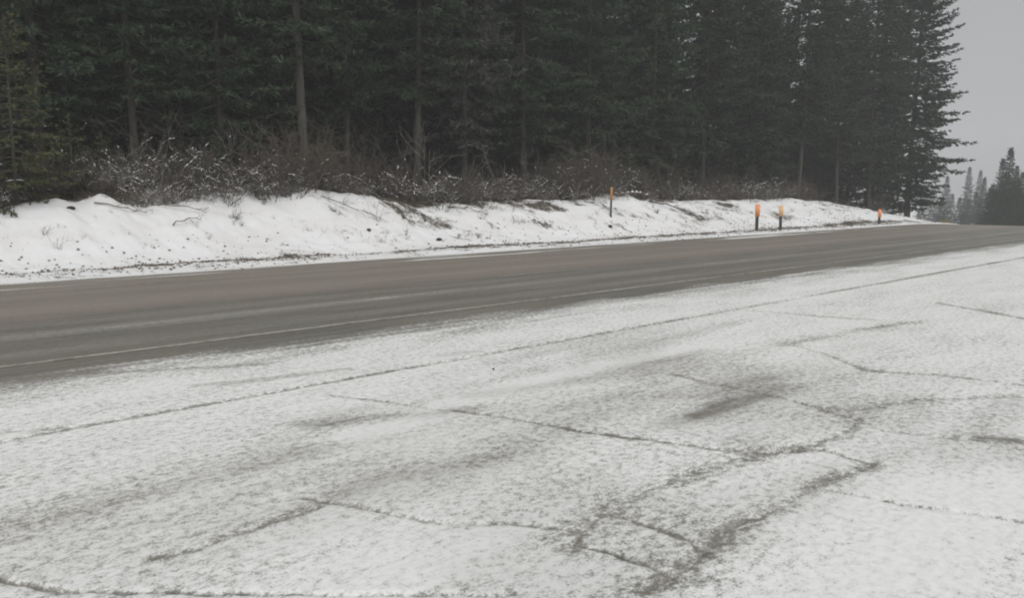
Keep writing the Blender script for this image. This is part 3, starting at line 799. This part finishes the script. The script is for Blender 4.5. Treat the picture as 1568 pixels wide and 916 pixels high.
fallen('fallen_branch', 'thin dark stick trailing down the snow below the pale trunk', 12.4, 23.2, 2.3, .016, -.55, .05, 407, False, 6, M_DEAD)
fallen('fallen_branch', 'dark forked twig on the snow below the largest snowy shrub', 7.3, 22.2, .9, .016, .2, .12, 408, False, 5, M_DEAD)
fallen('fallen_branch', 'dark twig at the bank edge below the largest snowy shrub', 7.3, 23.3, 1.3, .018, -.5, .12, 409, False, 6, M_DEAD)
fallen('fallen_branch', 'dark branch sticking out of the snow mound at left', 5.6, 23.1, 1.3, .02, -.3, .06, 410, False, 4, M_DEAD)
fallen('fallen_branch', 'dark stick at the top of the snow right of the leftmost marker post', 29.6, 23.2, 2.2, .035, -.3, .08, 411, False, 5, M_DEAD)
fallen('fallen_branch', 'tangle of dark twigs on the snow in the middle of the bank', 17.6, 23.2, 1.5, .02, -.7, .12, 412, False, 10, M_DEAD)
fallen('fallen_branch', 'dark twigs reaching down the snow left of the leftmost marker post', 20.3, 23.3, 1.4, .02, -.9, .1, 413, False, 9, M_DEAD)

# weeds poking out of the bank
def weed(tag, seed, n, h):
    g = np.random.default_rng(seed); so = Soup()
    for k in range(n):
        a = g.uniform(0, 6.28); grow(so, None, g, np.array([g.uniform(-.06, .06), g.uniform(-.06, .06), -.04]), np.array([math.cos(a) * .6, math.sin(a) * .6, 1]), h * g.uniform(.5, 1.1), .006, 1, 0, .02, .2, (2, 5))
    return [('stalks', so.mesh(tag, M_DEAD))]
WD = [weed('weed%d' % i, 500 + i, n, h) for i, (n, h) in enumerate([(7, .4), (10, .3), (5, .55)])]
for s, d, k, sc, lb in [(4.35, 21.5, 2, .8, 'dry weed standing in the snow at the far left of the bank'),
                        (9.2, 22.6, 1, 1.5, 'spreading pale weed in the snow left of the pale trunk'),
                        (13.9, 22.2, 2, 1.1, 'tall thin weed in the snow below the pale trunk'),
                        (19.9, 21.9, 0, 1.2, 'dry weed clump low on the bank near its middle'),
                        (26.4, 22.3, 1, 1.1, 'dry weed just left of the leftmost orange marker post'),
                        (29.0, 22.3, 1, 1.3, 'grey weed clump right of the leftmost orange marker post')]:
    put(WD[k], 'dry_weed', lb, 'weed', s, d, sc, 'dry weeds on the snow bank')
for i in range(120):
    s = 3 + 50 * ((i + g.random()) / 120) ** 1.0
    put(WD[g.integers(0, 3)], 'dry_weed', 'small dry weed tuft scattered on the upper snow bank', 'weed', s, g.uniform(22.3, 23.7) if g.random() < .7 else g.uniform(21.2, 22.3), g.uniform(.3, .95), 'weed tufts scattered on the bank')

def rock_mesh(tag, seed, mat, flat=.7):
    g = np.random.default_rng(seed)
    import bmesh
    bm = bmesh.new(); bmesh.ops.create_icosphere(bm, subdivisions=2, radius=1)
    for v in bm.verts: v.co *= 1 + .28 * (g.random() - .5); v.co.z *= flat
    me = bpy.data.meshes.new(tag); bm.to_mesh(me); bm.free(); me.materials.append(mat); return me
for i, (s, d, r_, lb) in enumerate([(15.7, 21.2, .09, 'larger dark clod on the snow below the second pale trunk'),
                                    (13.3, 21.75, .07, 'small dark clod on the snow below the first pale trunk'),
                                    (5.0, 22.9, .08, 'dark clod on the smooth snow at the left of the bank'),
                                    (25.0, 21.6, .09, 'dark clod low on the bank left of the leftmost marker post')]):
    o = obj('dirt_clod', rock_mesh('clod', 600 + i, M_CLOD), label=lb, category='clod', group='dirt clods on the bank')
    o.location = (s, d, float(bank_z(s, d)) + r_ * .3); o.scale = (r_ * 1.4, r_, r_); o.rotation_euler.z = i * 1.3
o = obj('stone', rock_mesh('stone', 620, M_CLOD), label='single small dark stone on the snowy lot', category='stone')
o.location = (5.05, 5.91, .012); o.scale = (.014, .012, .012)

so = Soup(); g2 = np.random.default_rng(31)
ico = np.array([(1, 0, 0), (-1, 0, 0), (0, 1, 0), (0, -1, 0), (0, 0, 1), (0, 0, -1)], float)
icf = np.array([(0, 2, 4), (2, 1, 4), (1, 3, 4), (3, 0, 4), (2, 0, 5), (1, 2, 5), (3, 1, 5), (0, 3, 5)])
n = 0
while n < 6500:
    s = g2.uniform(2, 48); d = g2.normal(19.8, .55) if g2.random() < .75 else g2.uniform(18.5, 22)
    if vnoise(s * .35, 3., 61) * (.3 + .7 * sstep(1, 8, s)) < g2.random() * .8: continue
    r_ = .010 + .04 * g2.random() ** 2
    v = ico * r_ * g2.uniform(.6, 1.3, (6, 1)); a = g2.uniform(0, 6.28); ca, sa = math.cos(a), math.sin(a)
    v = np.stack([v[:, 0] * ca - v[:, 1] * sa, v[:, 0] * sa + v[:, 1] * ca, v[:, 2] * .7], 1) + [s, d, float(bank_z(s, d)) + r_ * .15]
    so.add(v, icf); n += 1
obj('gravel', so.mesh('gravel', M_ROCK, False), kind='stuff', label='loose brown gravel along the foot of the snow bank', category='gravel')

# ------------------------------------------------------------------ marker posts
def box(so, x0, x1, y0, y1, z0, z1):
    v = [(x, y, z) for z in (z0, z1) for y in (y0, y1) for x in (x0, x1)]
    so.add(v, [(0, 2, 1), (1, 2, 3), (4, 5, 6), (5, 7, 6), (0, 1, 4), (1, 5, 4), (2, 6, 3), (3, 6, 7), (0, 4, 2), (2, 4, 6), (1, 3, 5), (3, 7, 5)])
def delineator(label, s, d, h, w, amber, frac, rz, tilt=0):
    sp, sa, sb = Soup(), Soup(), Soup()
    hp = h * (1 - frac)
    # U channel: web and two flanges, up behind the sheeting
    box(sp, -w * .30, w * .30, .0, .006, -.35, h * .96)
    box(sp, -w * .30 - .006, -w * .30, -.002, .034, -.35, h * .96); box(sp, w * .30, w * .30 + .006, -.002, .034, -.35, h * .96)
    n = 9; pr = []
    for i in range(n):                      # curved amber blade with a rounded top
        t = -1 + 2 * i / (n - 1); x = t * w / 2; y = -.012 - .018 * (1 - t * t)
        pr.append((x, y, h - .035 * t * t * t * t))
    v = []
    for x, y, zt in pr: v += [(x, y, hp), (x, y, zt), (x, y + .006, hp), (x, y + .006, zt)]
    f = []
    for i in range(n - 1):
        a, b = i * 4, (i + 1) * 4
        f += [(a, b, b + 1), (a, b + 1, a + 1), (a + 2, a + 3, b + 3), (a + 2, b + 3, b + 2), (a + 1, b + 1, b + 3), (a + 1, b + 3, a + 3), (a, a + 2, b + 2), (a, b + 2, b)]
    for a in (0, (n - 1) * 4): f += [(a, a + 1, a + 3), (a, a + 3, a + 2)]
    sa.add(v, f)
    sb.tube([(0, -.040, 0), (0, .01, 0)], .009, 6, True)
    bolt = sb.mesh('bolt', M_POST)
    e = thing('marker_post', label, 'marker post', (s, d, float(bank_z(s, d))), rz, 1, 'orange marker posts along the bank',
          [('post', sp.mesh('post', M_POST, False)), ('reflector_panel', sa.mesh('reflector', amber))], (0, tilt))
    for zz in (hp + .05, h - .08): obj('bolt', bolt, e.children[1]).location.z = zz
RZ = math.radians(-42)
delineator('leftmost slim orange marker post with dark lower half on the snow bank', 25.6, 22.1, 1.30, .115, M_AMBER, .45, RZ, .01)
delineator('brightest orange marker post, left one of the pair on the bank', 34.2, 20.15, 1.28, .23, M_ORANGE, .48, RZ)
delineator('paler orange marker post, right one of the pair on the bank', 34.3, 18.95, 1.18, .21, M_PALE, .44, RZ, -.012)
delineator('smallest orange marker post near the low right end of the bank', 45.2, 18.9, .85, .20, M_ORANGE, .55, RZ)

so = Soup(); g3 = np.random.default_rng(9)
for k in range(240):
    a = g3.uniform(0, 6.28); x, y = g3.normal(0, .28), g3.normal(0, .15); hh = g3.uniform(.3, .62)
    so.tube([(x, y, -.1), (x + .08 * math.cos(a), y + .08 * math.sin(a), hh * .6), (x + .22 * math.cos(a), y + .22 * math.sin(a), hh)], [.012, .009, .003], 3)
zc = float(bank_z(64.0, 21.9))
thing('dry_grass_clump', 'small yellow dry grass clump at the road edge past the forest', 'grass', (64.0, 21.9, zc), 0, 1.0, None, [('blades', so.mesh('grass_blades', M_GRASS))])
so = Soup(); box(so, -.035, .035, -.02, .02, -.3, 1.2); box(so, -.06, .06, -.035, -.025, .8, 1.18)
thing('thin_marker', 'thin dull red marker in front of the far hazy trees', 'marker', (72, 21.2, float(bank_z(72, 21.2))), RZ, 1, None, [('stake', so.mesh('stake', M_RED, False))])

# ------------------------------------------------------------------ winter haze
so = Soup(); box(so, -425, 425, -425, 425, -9, 32)
hm = bpy.data.materials.new('haze_air'); hm.use_nodes = True
hn = hm.node_tree.nodes; hn.clear()
ho = hn.new('ShaderNodeOutputMaterial'); pv = hn.new('ShaderNodeVolumePrincipled')
pv.inputs['Color'].default_value = (.93, .95, .97, 1)
pv.inputs['Density'].default_value = 0.0017
pv.inputs['Anisotropy'].default_value = 0.2
hm.node_tree.links.new(pv.outputs[0], ho.inputs['Volume'])
obj('haze', so.mesh('haze_box', hm, False), kind='stuff', label='pale winter haze filling the air above the road', category='haze')
